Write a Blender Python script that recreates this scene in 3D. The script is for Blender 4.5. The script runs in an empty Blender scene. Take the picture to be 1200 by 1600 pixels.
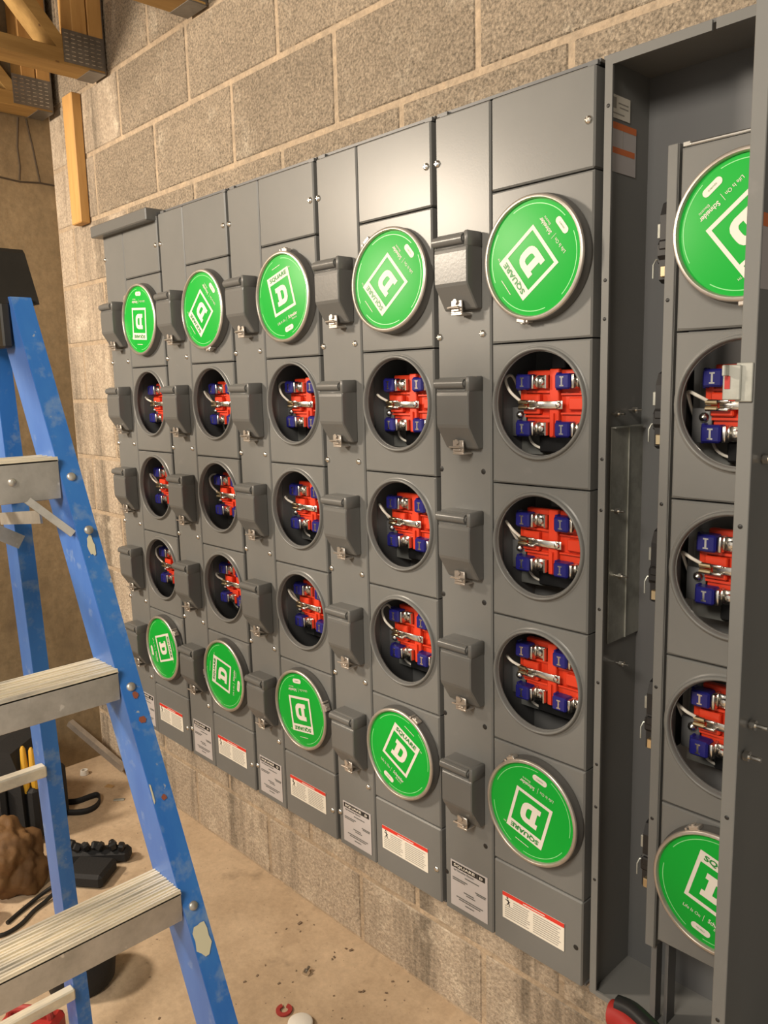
import bpy, bmesh, math, random
from mathutils import Vector, Matrix, noise
random.seed(7)
scene = bpy.context.scene
COL = scene.collection
PI = math.pi

# ------------------------------------------------------------------ camera
cam_d = bpy.data.cameras.new('camera'); cam = bpy.data.objects.new('camera', cam_d); COL.objects.link(cam)
FW = Vector((-0.7184005, 0.6773616, -0.1583727)); RT = Vector((0.6887281, 0.7245848, -0.0251097)); UP = Vector((-0.0977461, 0.1271146, 0.9870601))
M = Matrix.Identity(4)
for i in range(3):
    M[i][0] = RT[i]; M[i][1] = UP[i]; M[i][2] = -FW[i]
M[0][3], M[1][3], M[2][3] = 2.4864, -1.1687, 0.1882
cam.matrix_world = M
cam_d.sensor_fit = 'HORIZONTAL'; cam_d.sensor_width = 36.0; cam_d.lens = 1258.3 / 1200 * 36.0
cam_d.clip_start = 0.02
scene.camera = cam

# ------------------------------------------------------------------ light
world = bpy.data.worlds.new('world'); scene.world = world; world.use_nodes = True
bg = world.node_tree.nodes['Background']; bg.inputs[0].default_value = (1.0, 0.91, 0.78, 1); bg.inputs[1].default_value = 0.58

def area(name, loc, target, size, power, color):
    d = bpy.data.lights.new(name, 'AREA'); d.shape = 'DISK'; d.size = size; d.energy = power; d.color = color
    o = bpy.data.objects.new(name, d); COL.objects.link(o); o.location = loc
    o.rotation_euler = (Vector(target) - Vector(loc)).to_track_quat('-Z', 'Y').to_euler()
    return o
area('work_lamp', (-0.50, -2.09, 1.05), (0.9, 0.0, -0.1), 0.36, 82, (1.0, 0.86, 0.69))
area('fill_light', (2.2, -2.6, 1.50), (1.2, 0.0, -0.9), 1.0, 88, (1.0, 0.90, 0.76))  # added soft fill from the camera side, not a lamp of the room

scene.view_settings.view_transform = 'Standard'; scene.view_settings.look = 'None'
scene.view_settings.gamma = 1.0; scene.view_settings.use_curve_mapping = False
scene.view_settings.exposure = 0.10

# ------------------------------------------------------------------ materials
MATS = {}
def pm(name, c, rough=0.6, metal=0.0, c2=None, nscale=8.0, stretch=(1, 1, 1), lo=0.35, hi=0.65, detail=6.0,
       bump=0.0, bscale=60.0, bdist=0.004, rnd=0.0, spots=None, coat=0.0, emit=None, c3=None, n3=30.0, lo3=.6, hi3=.7, spec=0.5, local=False, grain=None):
    m = bpy.data.materials.new(name); m.use_nodes = True; nt = m.node_tree; N = nt.nodes; L = nt.links
    b = N['Principled BSDF']; b.inputs['Roughness'].default_value = rough; b.inputs['Metallic'].default_value = metal
    b.inputs['Base Color'].default_value = (*c, 1); b.inputs['Specular IOR Level'].default_value = spec
    if coat: b.inputs['Coat Weight'].default_value = coat; b.inputs['Coat Roughness'].default_value = 0.15
    if local:
        src = N.new('ShaderNodeTexCoord').outputs['Object']
    else:
        src = N.new('ShaderNodeNewGeometry').outputs['Position']
    mp = N.new('ShaderNodeMapping'); mp.inputs['Scale'].default_value = stretch; L.new(src, mp.inputs['Vector'])
    out = None
    def mix(fac, a, bcol, a_out=None):
        x = N.new('ShaderNodeMix'); x.data_type = 'RGBA'
        L.new(fac, x.inputs['Factor'])
        if a_out is not None: L.new(a_out, x.inputs['A'])
        else: x.inputs['A'].default_value = (*a, 1)
        x.inputs['B'].default_value = (*bcol, 1)
        return x.outputs['Result']
    def nz(scale, l, h, det=6.0, vec=None):
        t = N.new('ShaderNodeTexNoise'); t.inputs['Scale'].default_value = scale; t.inputs['Detail'].default_value = det; t.inputs['Roughness'].default_value = 0.65
        L.new(vec or mp.outputs[0], t.inputs['Vector'])
        r = N.new('ShaderNodeMapRange'); r.inputs['From Min'].default_value = l; r.inputs['From Max'].default_value = h
        L.new(t.outputs['Fac'], r.inputs['Value']); return r.outputs['Result']
    if c2: out = mix(nz(nscale, lo, hi, detail), c, c2)
    if c3: out = mix(nz(n3, lo3, hi3, 4.0, src), c, c3, out)
    if spots:
        out = mix(nz(spots[1], spots[2], spots[3], 2.0, src), c, spots[0], out)
    if grain:
        t = N.new('ShaderNodeTexNoise'); t.inputs['Scale'].default_value = grain[0]; t.inputs['Detail'].default_value = 3.0; t.inputs['Roughness'].default_value = 0.7
        L.new(src, t.inputs['Vector'])
        r = N.new('ShaderNodeMapRange'); r.inputs['From Min'].default_value = 0.30; r.inputs['From Max'].default_value = 0.70
        r.inputs['To Min'].default_value = 1 - grain[1]; r.inputs['To Max'].default_value = 1 + grain[1]; L.new(t.outputs['Fac'], r.inputs['Value'])
        hv = N.new('ShaderNodeHueSaturation'); L.new(r.outputs['Result'], hv.inputs['Value'])
        if out is not None: L.new(out, hv.inputs['Color'])
        else: hv.inputs['Color'].default_value = (*c, 1)
        out = hv.outputs['Color']
    if rnd:
        oi = N.new('ShaderNodeObjectInfo'); hv = N.new('ShaderNodeHueSaturation')
        r = N.new('ShaderNodeMapRange'); r.inputs['To Min'].default_value = 1 - rnd; r.inputs['To Max'].default_value = 1 + rnd
        L.new(oi.outputs['Random'], r.inputs['Value']); L.new(r.outputs['Result'], hv.inputs['Value'])
        if out is not None: L.new(out, hv.inputs['Color'])
        else: hv.inputs['Color'].default_value = (*c, 1)
        out = hv.outputs['Color']
    if out is not None: L.new(out, b.inputs['Base Color'])
    if bump:
        t = N.new('ShaderNodeTexNoise'); t.inputs['Scale'].default_value = bscale; t.inputs['Detail'].default_value = 5.0
        L.new(src, t.inputs['Vector'])
        bp = N.new('ShaderNodeBump'); bp.inputs['Strength'].default_value = bump; bp.inputs['Distance'].default_value = bdist
        L.new(t.outputs['Fac'], bp.inputs['Height']); L.new(bp.outputs['Normal'], b.inputs['Normal'])
    if emit: b.inputs['Emission Color'].default_value = (*emit, 1); b.inputs['Emission Strength'].default_value = 1.0
    MATS[name] = m
    return m

pm('block', (0.285, 0.228, 0.165), 0.92, c2=(0.235, 0.188, 0.136), nscale=5, bump=1.0, bscale=130, bdist=0.008, rnd=0.07,
   c3=(0.40, 0.34, 0.26), n3=11, lo3=.58, hi3=.78, grain=(170, 0.55))
pm('block_streaked', (0.40, 0.325, 0.245), 0.92, c2=(0.19, 0.155, 0.115), nscale=11, stretch=(1, 1, .09), lo=.47, hi=.64, bump=0.8, bscale=110, bdist=0.006, rnd=0.06,
   c3=(0.52, 0.44, 0.34), n3=9, lo3=.54, hi3=.72, grain=(150, 0.35))
pm('mortar', (0.44, 0.335, 0.23), 0.95, c2=(0.33, 0.26, 0.185), nscale=14, bump=0.8, bscale=60, bdist=0.010, grain=(90, .18))
pm('back_wall', (0.285, 0.21, 0.12), 0.9, c2=(0.20, 0.145, 0.08), nscale=3.2, stretch=(1, 1, .55), lo=.38, hi=.66, bump=0.25, bscale=30, bdist=0.006,
   c3=(0.14, 0.10, 0.06), n3=5, lo3=.58, hi3=.74, grain=(40, .15))
pm('floor', (0.55, 0.415, 0.28), 0.85, c2=(0.43, 0.315, 0.205), nscale=2.6, lo=.42, hi=.64, bump=0.25, bscale=45, bdist=0.004,
   c3=(0.27, 0.20, 0.135), n3=7, lo3=.62, hi3=.80, spots=((0.20, 0.145, 0.10), 75, 0.70, 0.77), grain=(60, .10))
pm('deck', (0.22, 0.16, 0.09), 0.9, c2=(0.15, 0.11, 0.065), nscale=6, stretch=(1, .15, 1))
pm('pine', (0.58, 0.33, 0.11), 0.65, c2=(0.46, 0.24, 0.07), nscale=16, stretch=(1, 1, .10), lo=.42, hi=.62, spots=((0.22, 0.10, 0.03), 22, 0.74, 0.78))
pm('pine_y', (0.44, 0.27, 0.09), 0.7, c2=(0.31, 0.18, 0.055), nscale=16, stretch=(1, .10, 1), lo=.42, hi=.62, spots=((0.16, 0.08, 0.03), 18, 0.73, 0.77))
pm('nail_plate', (0.30, 0.29, 0.28), 0.45, 0.9, c2=(0.22, 0.21, 0.20), nscale=20)
pm('gray_paint', (0.150, 0.151, 0.146), 0.31, c2=(0.162, 0.162, 0.156), nscale=6, bump=0.05, bscale=260, bdist=0.001, spec=0.26, c3=(0.182, 0.180, 0.174), n3=14, lo3=.66, hi3=.80)
pm('gray_dark', (0.13, 0.135, 0.13), 0.45)
pm('gray_lid', (0.122, 0.122, 0.118), 0.30, spec=0.34, bump=0.12, bscale=170, bdist=0.0012)
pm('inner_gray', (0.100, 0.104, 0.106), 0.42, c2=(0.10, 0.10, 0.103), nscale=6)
pm('galvanized', (0.40, 0.405, 0.37), 0.42, 0.55, c2=(0.27, 0.275, 0.245), nscale=14, lo=.4, hi=.6)
pm('steel', (0.72, 0.70, 0.66), 0.25, 1.0)
pm('ring_steel', (0.58, 0.53, 0.48), 0.36, 0.75, c2=(0.46, 0.42, 0.38), nscale=30)
pm('ring_side', (0.10, 0.098, 0.094), 0.34, 0.2)
pm('brass', (0.80, 0.66, 0.42), 0.28, 1.0)
pm('black_plastic', (0.012, 0.012, 0.013), 0.4)
pm('red_plastic', (0.66, 0.045, 0.013), 0.42)
pm('blue_plastic', (0.014, 0.014, 0.15), 0.32)
pm('green', (0.002, 0.33, 0.030), 0.42, spec=0.25)
pm('pale_green', (0.22, 0.62, 0.25), 0.4)
pm('print_white', (0.66, 0.62, 0.56), 0.5, spec=0.25)
pm('print_green', (0.01, 0.20, 0.035), 0.45)
pm('print_grey', (0.10, 0.10, 0.095), 0.5)
pm('print_black', (0.012, 0.012, 0.012), 0.5)
pm('print_red', (0.62, 0.035, 0.022), 0.45)
pm('print_orange', (0.62, 0.16, 0.04), 0.5)
pm('label_white', (0.72, 0.68, 0.60), 0.5)
pm('label_silver', (0.46, 0.43, 0.43), 0.5)
pm('print_text', (0.30, 0.28, 0.25), 0.55)
pm('white_wire', (0.78, 0.74, 0.66), 0.45)
pm('blue_fiberglass', (0.022, 0.135, 0.46), 0.42, c2=(0.04, 0.18, 0.50), nscale=10, stretch=(1, 1, .2), bump=0.10, bscale=90, bdist=.002,
   c3=(0.17, 0.27, 0.44), n3=22, lo3=.51, hi3=.72, spots=((0.33, 0.36, 0.38), 60, 0.70, 0.76))
pm('blue_inner', (0.06, 0.16, 0.44), 0.42, c2=(0.03, 0.11, 0.38), nscale=7, stretch=(1, 1, .3), c3=(.19, .27, .43), n3=26, lo3=.60, hi3=.78)
pm('aluminium', (0.60, 0.57, 0.52), 0.42, 0.75, c2=(0.42, 0.40, 0.36), nscale=12, lo=.4, hi=.65, bump=.08, bscale=60, spots=((0.75, 0.72, 0.66), 40, 0.68, 0.74))
pm('aluminium_tread', (0.78, 0.71, 0.56), 0.50, 0.35, c2=(0.46, 0.43, 0.37), nscale=10, stretch=(5, .6, 1), lo=.45, hi=.68)
pm('paint_patch', (0.58, 0.54, 0.38), 0.8)
pm('rust_patch', (0.25, 0.07, 0.035), 0.8)
pm('cap_black', (0.014, 0.013, 0.011), 0.5, c2=(0.02, 0.018, 0.015), nscale=20, spots=((0.25, 0.23, 0.2), 42, 0.74, 0.78))
pm('canvas_black', (0.010, 0.010, 0.011), 0.75, bump=.3, bscale=140)
pm('leather_tan', (0.17, 0.085, 0.026), 0.75, c2=(0.10, 0.048, 0.015), nscale=7, bump=.25, bscale=60)
pm('tool_red', (0.36, 0.020, 0.016), 0.5)
pm('tool_red_hot', (0.75, 0.01, 0.02), 0.35)
pm('handle_yellow', (0.62, 0.34, 0.03), 0.45)
pm('plastic_white', (0.75, 0.72, 0.66), 0.4)
pm('plastic_red_dull', (0.34, 0.035, 0.03), 0.6)
pm('wood_chip', (0.45, 0.28, 0.12), 0.8)

# ------------------------------------------------------------------ mesh helpers
class MB:
    def __init__(s): s.v = []; s.f = []; s.sm = []
    def add(s, vs, fs, smooth=False):
        o = len(s.v); s.v += [tuple(v) for v in vs]; s.f += [tuple(i + o for i in f) for f in fs]; s.sm += [smooth] * len(fs); return s
    def box(s, x0, x1, y0, y1, z0, z1, ch=0.0):
        if ch <= 0:
            vs = [(x, y, z) for z in (z0, z1) for y in (y0, y1) for x in (x0, x1)]
            return s.add(vs, [(0, 2, 3, 1), (4, 5, 7, 6), (0, 1, 5, 4), (2, 6, 7, 3), (0, 4, 6, 2), (1, 3, 7, 5)])
        bm = bmesh.new()
        r = bmesh.ops.create_cube(bm, size=1)
        for v in bm.verts:
            v.co = Vector(((x0 + x1) / 2 + v.co.x * (x1 - x0), (y0 + y1) / 2 + v.co.y * (y1 - y0), (z0 + z1) / 2 + v.co.z * (z1 - z0)))
        bmesh.ops.bevel(bm, geom=bm.edges[:], offset=ch, segments=1, affect='EDGES', clamp_overlap=True)
        return s.bm(bm)
    def bm(s, bm, smooth=False):
        bm.verts.index_update(); vs = [v.co.copy() for v in bm.verts]; fs = [[v.index for v in f.verts] for f in bm.faces]; bm.free(); return s.add(vs, fs, smooth)
    def obox(s, c, ax, ay, az, hx, hy, hz):
        c, ax, ay, az = Vector(c), Vector(ax).normalized(), Vector(ay).normalized(), Vector(az).normalized()
        vs = [c + ax * hx * i + ay * hy * j + az * hz * k for k in (-1, 1) for j in (-1, 1) for i in (-1, 1)]
        return s.add(vs, [(0, 2, 3, 1), (4, 5, 7, 6), (0, 1, 5, 4), (2, 6, 7, 3), (0, 4, 6, 2), (1, 3, 7, 5)])
    def prism(s, prof, d0, d1, axis='x'):
        n = len(prof)
        def P(a, b, d): return {'x': (d, a, b), 'y': (a, d, b), 'z': (a, b, d)}[axis]
        vs = [P(a, b, d0) for a, b in prof] + [P(a, b, d1) for a, b in prof]
        fs = [(i, (i + 1) % n, n + (i + 1) % n, n + i) for i in range(n)] + [tuple(range(n))[::-1], tuple(range(n, 2 * n))]
        return s.add(vs, fs)
    def lathe(s, prof, n=40, c=(0, 0, 0), a0=0.0, a1=2 * PI, smooth=True):
        # profile of (r, y): revolves about the local Y axis
        full = abs(a1 - a0) > 2 * PI - 1e-6; m = n if full else n + 1
        vs = []
        for i in range(m):
            a = a0 + (a1 - a0) * i / n
            vs += [(c[0] + r * math.cos(a), c[1] + y, c[2] + r * math.sin(a)) for r, y in prof]
        k = len(prof); fs = []
        for i in range(n):
            j = (i + 1) % m
            for q in range(k - 1): fs.append((i * k + q, i * k + q + 1, j * k + q + 1, j * k + q))
        return s.add(vs, fs, smooth)
    def tube(s, pts, r, n=8, cap=True):
        pts = [Vector(p) for p in pts]; rs = r if isinstance(r, (list, tuple)) else [r] * len(pts)
        vs = []; fs = []; prev = None
        for i, p in enumerate(pts):
            t = (pts[min(i + 1, len(pts) - 1)] - pts[max(i - 1, 0)]).normalized()
            if prev is None:
                u = t.cross(Vector((0, 0, 1)));
                if u.length < 1e-3: u = t.cross(Vector((1, 0, 0)))
            else: u = prev - t * prev.dot(t)
            u.normalize(); w = t.cross(u); prev = u
            vs += [p + (u * math.cos(2 * PI * k / n) + w * math.sin(2 * PI * k / n)) * rs[i] for k in range(n)]
        for i in range(len(pts) - 1):
            for k in range(n): fs.append((i * n + k, i * n + (k + 1) % n, (i + 1) * n + (k + 1) % n, (i + 1) * n + k))
        if cap: fs += [tuple(range(n))[::-1], tuple(range((len(pts) - 1) * n, len(pts) * n))]
        return s.add(vs, fs, True)
    def flat(s, pts, y):   # polygon in the XZ plane facing -Y
        return s.add([(a, y, b) for a, b in pts], [tuple(range(len(pts)))])
    def mesh(s, name, mat, ang=35):
        me = bpy.data.meshes.new(name); me.from_pydata(s.v, [], s.f); me.update()
        bm = bmesh.new(); bm.from_mesh(me)
        bmesh.ops.recalc_face_normals(bm, faces=bm.faces[:]); bm.to_mesh(me); bm.free()
        me.polygons.foreach_set('use_smooth', s.sm if len(s.sm) == len(me.polygons) else [False] * len(me.polygons))
        if any(s.sm):
            me.set_sharp_from_angle(angle=math.radians(ang))
        mats = mat if isinstance(mat, (list, tuple)) else [mat]
        for m in mats: me.materials.append(MATS[m])
        return me

WL = {}
def link(name, data, parent=None, loc=(0, 0, 0), rot=(0, 0, 0)):
    """world location in; parents are not rotated unless the location is left at the parent's origin"""
    o = bpy.data.objects.new(name, data); COL.objects.link(o)
    loc = Vector(loc); WL[o.name] = loc
    if parent is not None:
        o.parent = parent; o.location = loc - WL[parent.name]
    else: o.location = loc
    o.rotation_euler = rot
    return o
def sub(name, data, parent, off=(0, 0, 0), rot=(0, 0, 0)):
    """child with an offset in the parent's own frame"""
    o = bpy.data.objects.new(name, data); COL.objects.link(o); o.parent = parent; o.location = off; o.rotation_euler = rot
    WL[o.name] = WL[parent.name] + Vector(off)
    return o
def tag(o, label, cat=None, group=None, kind=None):
    if label: o['label'] = label
    if cat: o['category'] = cat
    if group: o['group'] = group
    if kind: o['kind'] = kind
    return o
def thing(name, loc, label, cat, group=None):
    return tag(link(name, None, None, loc), label, cat, group)

TXT = {}
def text_geo(s, size, bold=0.0, sx=1.0):
    """lettering as flat faces in XZ, centred, facing -Y"""
    key = (s, size, bold, sx)
    if key in TXT: return TXT[key]
    cu = bpy.data.curves.new('lettering', 'FONT'); cu.body = s; cu.size = size; cu.offset = bold; cu.resolution_u = 2; cu.fill_mode = 'FRONT'
    ob = bpy.data.objects.new('lettering', cu); COL.objects.link(ob)
    dg = bpy.context.evaluated_depsgraph_get(); dg.update()
    me = ob.evaluated_get(dg).to_mesh()
    vs = [(v.co.x * sx, v.co.y) for v in me.vertices]; fs = [tuple(p.vertices) for p in me.polygons]
    ob.evaluated_get(dg).to_mesh_clear(); bpy.data.objects.remove(ob); bpy.data.curves.remove(cu)
    xs = [v[0] for v in vs]; ys = [v[1] for v in vs]
    cx, cy = (min(xs) + max(xs)) / 2, (min(ys) + max(ys)) / 2
    vs = [(x - cx, y - cy) for x, y in vs]
    TXT[key] = (vs, fs, max(xs) - min(xs)); return TXT[key]
def put_text(mb, s, cx, cz, y, width=None, size=0.01, bold=0.0, sx=1.0):
    vs, fs, w = text_geo(s, size, bold, sx); k = (width / w) if width else 1.0
    mb.add([(cx + a * k, y, cz + b) for a, b in vs], fs); return mb

def rect_hole_plate(x0, x1, z0, z1, cx, cz, r, yf, yb, ch=0.0025, n=48):
    """a plate with a round hole: front at yf, chamfered rim, sides back to yb"""
    mb = MB(); angs = [2 * PI * i / n for i in range(n)]
    for (px_, pz_) in ((x0, z0), (x1, z0), (x1, z1), (x0, z1)):
        angs.append(math.atan2(pz_ - cz, px_ - cx) % (2 * PI))
    angs = sorted(set(round(a, 6) for a in angs)); m = len(angs)
    def ray(a, i):
        dx, dz = math.cos(a), math.sin(a); t = 1e9
        for lim, d, c in ((x1 - i, dx, cx), (x0 + i, dx, cx), (z1 - i, dz, cz), (z0 + i, dz, cz)):
            if abs(d) > 1e-9:
                q = (lim - c) / d
                if q > 0: t = min(t, q)
        return (cx + dx * t, cz + dz * t)
    rings = []
    inner = [(cx + r * math.cos(a), yf, cz + r * math.sin(a)) for a in angs]
    e0 = [(*ray(a, ch),) for a in angs]; e1 = [(*ray(a, 0),) for a in angs]
    # outer corner angles differ slightly with the inset: reuse the same angles
    R0 = [(p[0], yf, p[1]) for p in e0]; R1 = [(p[0], yf + ch, p[1]) for p in e1]; R2 = [(p[0], yb, p[1]) for p in e1]
    inb = [(v[0], yf + .003, v[2]) for v in inner]
    vs = inb + inner + R0 + R1 + R2; fs = []
    for k in range(4):
        for i in range(m):
            j = (i + 1) % m; fs.append((k * m + i, k * m + j, (k + 1) * m + j, (k + 1) * m + i))
    mb.add(vs, fs); return mb

# ------------------------------------------------------------------ dimensions (front of the meter stack is y = 0)
P = 0.3511; XA = 0.1377; XR = 0.3455
Z0, Z1, Z2, Z3, Z4, Z5, Z6, Z7 = 0.668, 0.514, 0.2522, 0.0, -0.2515, -0.5037, -0.7583, -0.9323
WY = 0.14; FZ = -1.325; XC = -0.66
ROWZ = [0.389, 0.145, -0.108, -0.362, -0.614]
LIDZ = [0.3835, 0.1285, -0.123, -0.3785, -0.6325]
MX = 0.2415

# ------------------------------------------------------------------ structure
mb = MB().box(XC - 0.2, 3.6, -3.6, 1.0, FZ - 0.12, FZ); fl = link('floor', mb.mesh('floor', 'floor')); tag(fl, None, kind='structure')
mb = MB().box(XC - 0.2, XC, -3.6, WY + 0.2, FZ, 1.9); wb = link('wall_back', mb.mesh('wall_back', 'back_wall')); tag(wb, None, kind='structure')
mb = MB().box(XC, 3.6, WY, WY + 0.2, FZ, 1.9); wr = link('wall_right', mb.mesh('wall_right', 'mortar')); tag(wr, None, kind='structure')
mb = MB().box(XC - 0.2, 3.6, -3.6, WY + 0.2, 1.72, 1.80); ce = link('ceiling', mb.mesh('ceiling', 'deck')); tag(ce, None, kind='structure')
pm('crack', (0.06, 0.042, 0.026), 0.95)
CRACKS = [[(-3.0, .953), (-1.2, .950), (-.30, .955), (-.056, .952), (.011, .946), (.085, .952), (.138, .950)], [(.027, 1.17), (.015, 1.066), (.018, 1.0), (.012, .952)], [(.056, 1.17), (.064, 1.11), (.069, 1.086), (.077, 1.021), (.086, .955)]]
for pts in CRACKS:
    link('crack', MB().tube([(XC, y_, z_) for y_, z_ in pts], .0035, 6).mesh('crack', 'crack'), wb)
# concrete blocks of the right wall, one by one
BL, BH, JT = 0.427, 0.2115, 0.0145
bcache = {}
def block_mesh(w, h, mat):
    key = (round(w, 3), round(h, 3), mat)
    if key not in bcache:
        bcache[key] = MB().box(-w / 2, w / 2, -0.003, 0.03, -h / 2, h / 2, 0.0025).mesh('block', mat)
    return bcache[key]
for r in range(-10, 5):
    z0 = 0.782 + r * BH; z1 = z0 + BH
    zz0 = max(z0, FZ); zz1 = min(z1, 1.72)
    if zz1 - zz0 < 0.03: continue
    ph = 0.118 if r % 2 == 0 else 0.118 + BL / 2
    for i in range(-4, 9):
        x0 = ph + i * BL; x1 = x0 + BL; x0 = max(x0, XC); x1 = min(x1, 3.6)
        if x1 - x0 < 0.05: continue
        if x0 > 0.03 and x1 < 2.45 and zz0 > Z7 + 0.02 and zz1 < Z0 - 0.02: continue      # wholly behind the cabinets
        w, h = x1 - x0 - JT, zz1 - zz0 - JT
        mat = 'block_streaked' if (r <= -9 or (x1 < 0.0 and r < 2)) else 'block'
        link('block', block_mesh(w, h, mat), wr, ((x0 + x1) / 2, WY, (zz0 + zz1) / 2))

# ------------------------------------------------------------------ shared part meshes
def M_(name, mb, mat, ang=35): return mb.mesh(name, mat, ang)
# body: open-fronted box of the stack
def body_mesh():
    mb = MB(); t = 0.004; x0, x1, yb = 0.003, P - 0.003, WY - 0.006
    mb.box(x0, x1, yb - t, yb, Z7 + .004, Z0 + .004)
    mb.box(x0, x0 + t, 0.036, yb - t, Z7 + .004, Z0 + .004); mb.box(x1 - t, x1, 0.036, yb - t, Z7 + .004, Z0 + .004)
    mb.box(x0, x1, 0.010, yb - t, Z0 + .004, Z0 + .009); mb.box(x0, x1, 0.010, yb - t, Z7 - .001, Z7 + .004)
    mb.box(x1 - .02, x1 - .002, 0.004, 0.012, Z0 - .0, Z0 + .007); mb.box(x0 + .012, x0 + .03, 0.004, 0.012, Z0 - .0, Z0 + .007)
    return mb.mesh('cabinet_body', 'inner_gray')
ME_BODY = body_mesh()
ME_PART = MB().box(XA - .004, XA + .004, 0.03, WY - .010, Z7 + .004, Z0).mesh('partition', 'inner_gray')
def cover_plate(x0, x1, z0, z1, name, mat='gray_paint', ch=0.0028):
    return MB().box(x0, x1, 0.0, 0.034, z0, z1, ch).mesh(name, mat)
g = 0.0014
ME_BCOVER = cover_plate(0.0065, XA - g, Z7, Z0, 'breaker_column_cover')
ME_TOP = cover_plate(XA + g, XR, Z1 + g, Z0, 'top_cover')
ME_BOT = cover_plate(XA + g, XR, Z7, Z6 - g, 'bottom_cover')
SEAMS = [Z1, Z2, Z3, Z4, Z5, Z6]
HOLE = 0.0900
ME_SOCKCOV = [rect_hole_plate(XA + g - MX, XR - MX, SEAMS[i + 1] + g - ROWZ[i], SEAMS[i] - g - ROWZ[i], 0, 0, HOLE, 0.0, 0.034, 0.0028).mesh('socket_cover', 'gray_paint') for i in range(5)]
def ring_mesh():
    prof = [(0.1025, 0.0004), (0.1000, -0.0016), (0.0985, -0.0020), (0.0978, -0.0052), (0.0965, -0.0078), (0.0948, -0.0086), (0.0930, -0.0078), (0.0918, -0.0052), (0.0912, 0.0), (0.0905, 0.004), (0.0925, 0.006)]
    return MB().lathe(prof, 56).mesh('socket_ring', 'gray_paint', 60)
ME_RING = ring_mesh()
# breaker lid
def lid_mesh():
    prof = [(0.0, 0.0665), (-0.033, 0.0665), (-0.036, 0.064), (-0.036, 0.045), (-0.0385, 0.0425), (-0.0415, 0.0385), (-0.0425, 0.033), (-0.0425, -0.020), (-0.0405, -0.026), (-0.016, -0.064), (-0.013, -0.0665), (0.0, -0.0665)]
    bm = bmesh.new()
    a = [bm.verts.new((-.0395, y, z)) for y, z in prof]; b = [bm.verts.new((.0395, y, z)) for y, z in prof]
    n = len(prof)
    for i in range(n): bm.faces.new((a[i], a[(i + 1) % n], b[(i + 1) % n], b[i]))
    fa = bm.faces.new(a[::-1]); fb = bm.faces.new(b)
    bmesh.ops.bevel(bm, geom=[e for f in (fa, fb) for e in f.edges], offset=0.002, segments=1, affect='EDGES')
    return MB().bm(bm, False).mesh('breaker_lid', 'gray_lid')
ME_LID = lid_mesh()
def hinge_mesh():
    mb = MB().tube([(-.043, -.036, .0545), (.028, -.036, .0545)], .0092, 14)
    mb.tube([(.028, -.036, .0545), (.031, -.036, .0545)], .0055, 10)
    mb.box(.031, .0405, -.041, -.0, .040, .0675, .002)
    mb.box(-.040, .031, -.0405, -.036, .0405, .0435, .001)
    return mb.mesh('hinge', 'gray_lid', 50)
ME_HINGE = hinge_mesh()
def latch_mesh():
    mb = MB(); mb.box(-.010, .016, -.030, -.026, -.074, -.050, .0012); mb.box(-.010, .016, -.030, -.004, -.077, -.073, .0008)
    mb.box(-.006, .012, -.034, -.029, -.070, -.066, .0008)
    mb.tube([(-.013, -.026, -.066), (-.013, -.036, -.063), (.012, -.037, -.062), (.015, -.030, -.064)], .0017, 6)
    mb.tube([(.002, -.031, -.053), (.002, -.034, -.053)], .005, 10)
    return mb.mesh('latch', 'ring_steel', 40)
ME_LATCH = latch_mesh()
def screw_mesh():
    mb = MB().lathe([(0.0001, -0.0048), (0.0034, -0.0044), (0.0058, -0.0027), (0.0069, -0.0004), (0.0069, 0.0008)], 16)
    mb.box(-.0042, .0042, -.0052, -.0038, -.0007, .0007); mb.box(-.0007, .0007, -.0052, -.0038, -.0042, .0042)
    return mb.mesh('screw', 'steel', 60)
ME_SCREW = screw_mesh()
ME_HOLE = MB().lathe([(0.0001, -0.0007), (0.0046, -0.0007), (0.0054, -0.0002)], 14).mesh('screw_hole', 'print_black')
# green closing covers
RG = 0.0955
def seal_mesh():
    prof = [(0.0940, -0.0150), (0.0948, -0.0205), (0.0965, -0.0222), (0.0998, -0.0220), (0.1018, -0.0205), (0.1024, -0.0180)]
    return MB().lathe(prof, 64).mesh('snap_ring', 'ring_steel', 40)
ME_SEAL = seal_mesh()
ME_SEALSIDE = MB().lathe([(0.1024, -0.0180), (0.1022, -0.0065), (0.1045, -0.0035), (0.1045, 0.0)], 64).mesh('ring_band', 'ring_side', 40)
def tab_mesh():     # clamp of the snap ring, at angle 0 (+X)
    mb = MB(); mb.box(.1005, .1080, -.0205, -.005, -.012, .006, .0015); mb.box(.1035, .110, -.018, -.008, -.004, .0015, .001); mb.box(.1005, .1055, -.021, -.004, .0085, .013, .001)
    return mb.mesh('ring_clamp', 'ring_steel')
ME_TAB = tab_mesh()
ME_GREEN = MB().lathe([(0.0001, -0.0172), (0.088, -0.0172), (0.0925, -0.0162), (0.0958, -0.0162)], 64).mesh('green_disc', 'green', 60)
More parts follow.
